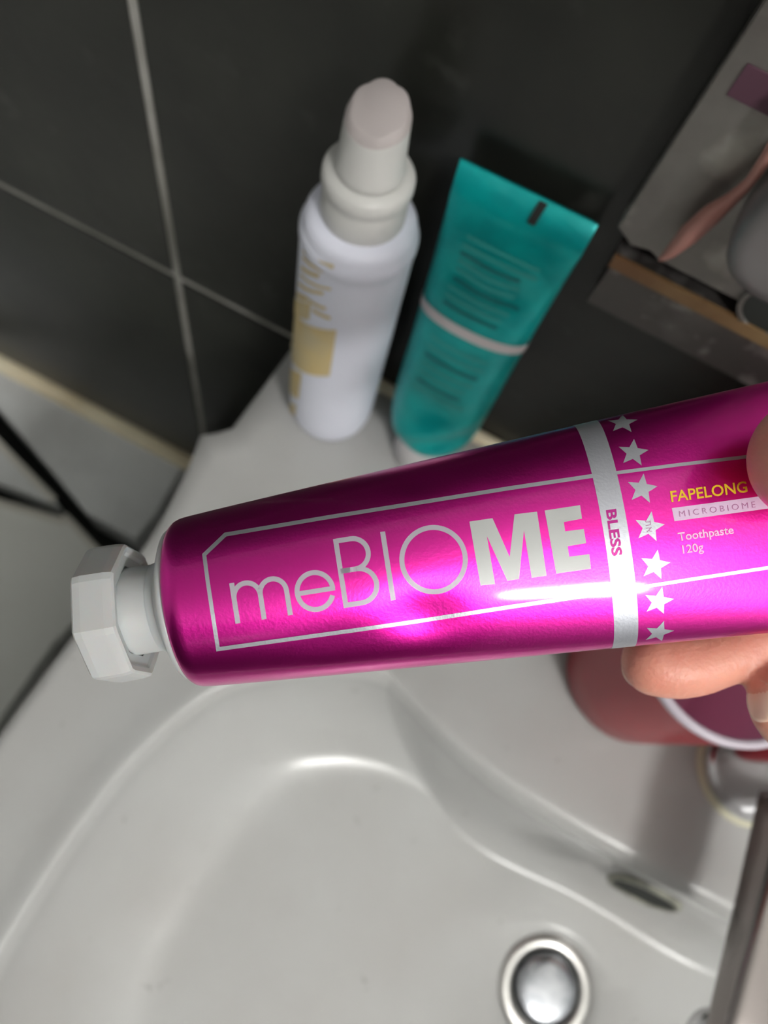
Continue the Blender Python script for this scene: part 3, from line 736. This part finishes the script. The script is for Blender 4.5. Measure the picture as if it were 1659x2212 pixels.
def capsule(bm, ch, n=20):
    """closed tube with round ends through tapered joints"""
    pts_ = [c[0] for c in ch]; rad = [c[1] for c in ch]
    pc_ = catmull(pts_, 4) if len(pts_) > 2 else pts_
    rc_ = []
    for i in range(len(rad) - 1):
        for k in range(4): rc_.append(rad[i] + (rad[i + 1] - rad[i]) * k / 4)
    rc_.append(rad[-1])
    d0 = (pc_[0] - pc_[1]).normalized(); d1 = (pc_[-1] - pc_[-2]).normalized()
    P_, Q_ = [], []
    for k in range(6):
        t = pi / 2 * (1 - k / 6); P_.append(pc_[0] + d0 * rc_[0] * math.sin(t)); Q_.append(rc_[0] * max(.02, math.cos(t)))
    P_ += pc_; Q_ += rc_
    for k in range(1, 7):
        t = pi / 2 * k / 6; P_.append(pc_[-1] + d1 * rc_[-1] * math.sin(t)); Q_.append(rc_[-1] * max(.02, math.cos(t)))
    sweep([C2W(p_) for p_ in P_], Q_, n, bm)
bm = bmesh.new()
for nm, ch in chains.items(): capsule(bm, ch)
bmesh.ops.recalc_face_normals(bm, faces=bm.faces)
me = bpy.data.meshes.new('hand_raw'); bm.to_mesh(me); bm.free()
ho = bpy.data.objects.new('hand_raw', me); COL.objects.link(ho)
md = ho.modifiers.new('r', 'REMESH'); md.mode = 'VOXEL'; md.voxel_size = .00115; md.use_smooth_shade = True
ms = ho.modifiers.new('s', 'SMOOTH'); ms.factor = .5; ms.iterations = 6
bpy.context.view_layer.update()
me2 = bpy.data.meshes.new_from_object(ho.evaluated_get(bpy.context.evaluated_depsgraph_get()))
bpy.data.objects.remove(ho); me2.materials.clear(); me2.materials.append(MT['skin']); me2.name = 'hand'
for p_ in me2.polygons: p_.use_smooth = True
person = empty('person', C2W(V(.2280, .0620, .1850)), 'bare hand at the right edge pinching the magenta tube between thumb and fingers', 'person')
hand = bpy.data.objects.new('hand', me2); COL.objects.link(hand); hand.parent = person; hand.matrix_parent_inverse = parent_world(person).inverted()
# fingernails: thin curved shields
def nail(c, out, along, w, l, rc_):
    out = out.normalized(); along = (along - out * along.dot(out)).normalized(); sd = out.cross(along)
    bm = bmesh.new(); n = 10; g_ = []
    for lay, th in ((0, .00045), (1, -.0006)):
        rows = []
        for i in range(n + 1):
            row = []
            for j in range(n + 1):
                a = (j / n - .5) * 2; b = (i / n - .5) * 2
                ww = w * (1 - .22 * abs(b) ** 3) ; ll = l * (1 - .28 * a * a)
                y = a * ww; drop = rc_ - math.sqrt(max(1e-9, rc_ ** 2 - min(abs(y), rc_ * .98) ** 2))
                row.append(bm.verts.new(C2W(c + sd * y + along * b * ll + out * (th - drop - .0006 * b * b))))
            rows.append(row)
        g_.append(rows)
    for rows in g_:
        for i in range(n):
            for j in range(n): bm.faces.new((rows[i][j], rows[i][j + 1], rows[i + 1][j + 1], rows[i + 1][j]))
    top, bt = g_
    for k in range(n):
        bm.faces.new((top[0][k], top[0][k + 1], bt[0][k + 1], bt[0][k])); bm.faces.new((top[n][k], top[n][k + 1], bt[n][k + 1], bt[n][k]))
        bm.faces.new((top[k][0], top[k + 1][0], bt[k + 1][0], bt[k][0])); bm.faces.new((top[k][n], top[k + 1][n], bt[k + 1][n], bt[k][n]))
    return obj('fingernail', bm, MT['nail'], hand, True)
nail(V(.0640, .0385, .1955), V(-.62, .18, .75), V(-.7, .25, -.6), .0062, .0068, .0085)
nail(V(.0883, .0446, .1818), V(-.97, -.05, -.28), V(-.15, -.95, 0), .0048, .0050, .0082)
nail(V(.1040, .0665, .1775), V(-.8, .1, -.5), V(-.3, .9, 0), .0050, .0058, .0070)
nail(V(.0830, -.0100, .1352), V(-.1, 0, -1), V(-1, .05, 0), .0078, .0080, .0100)
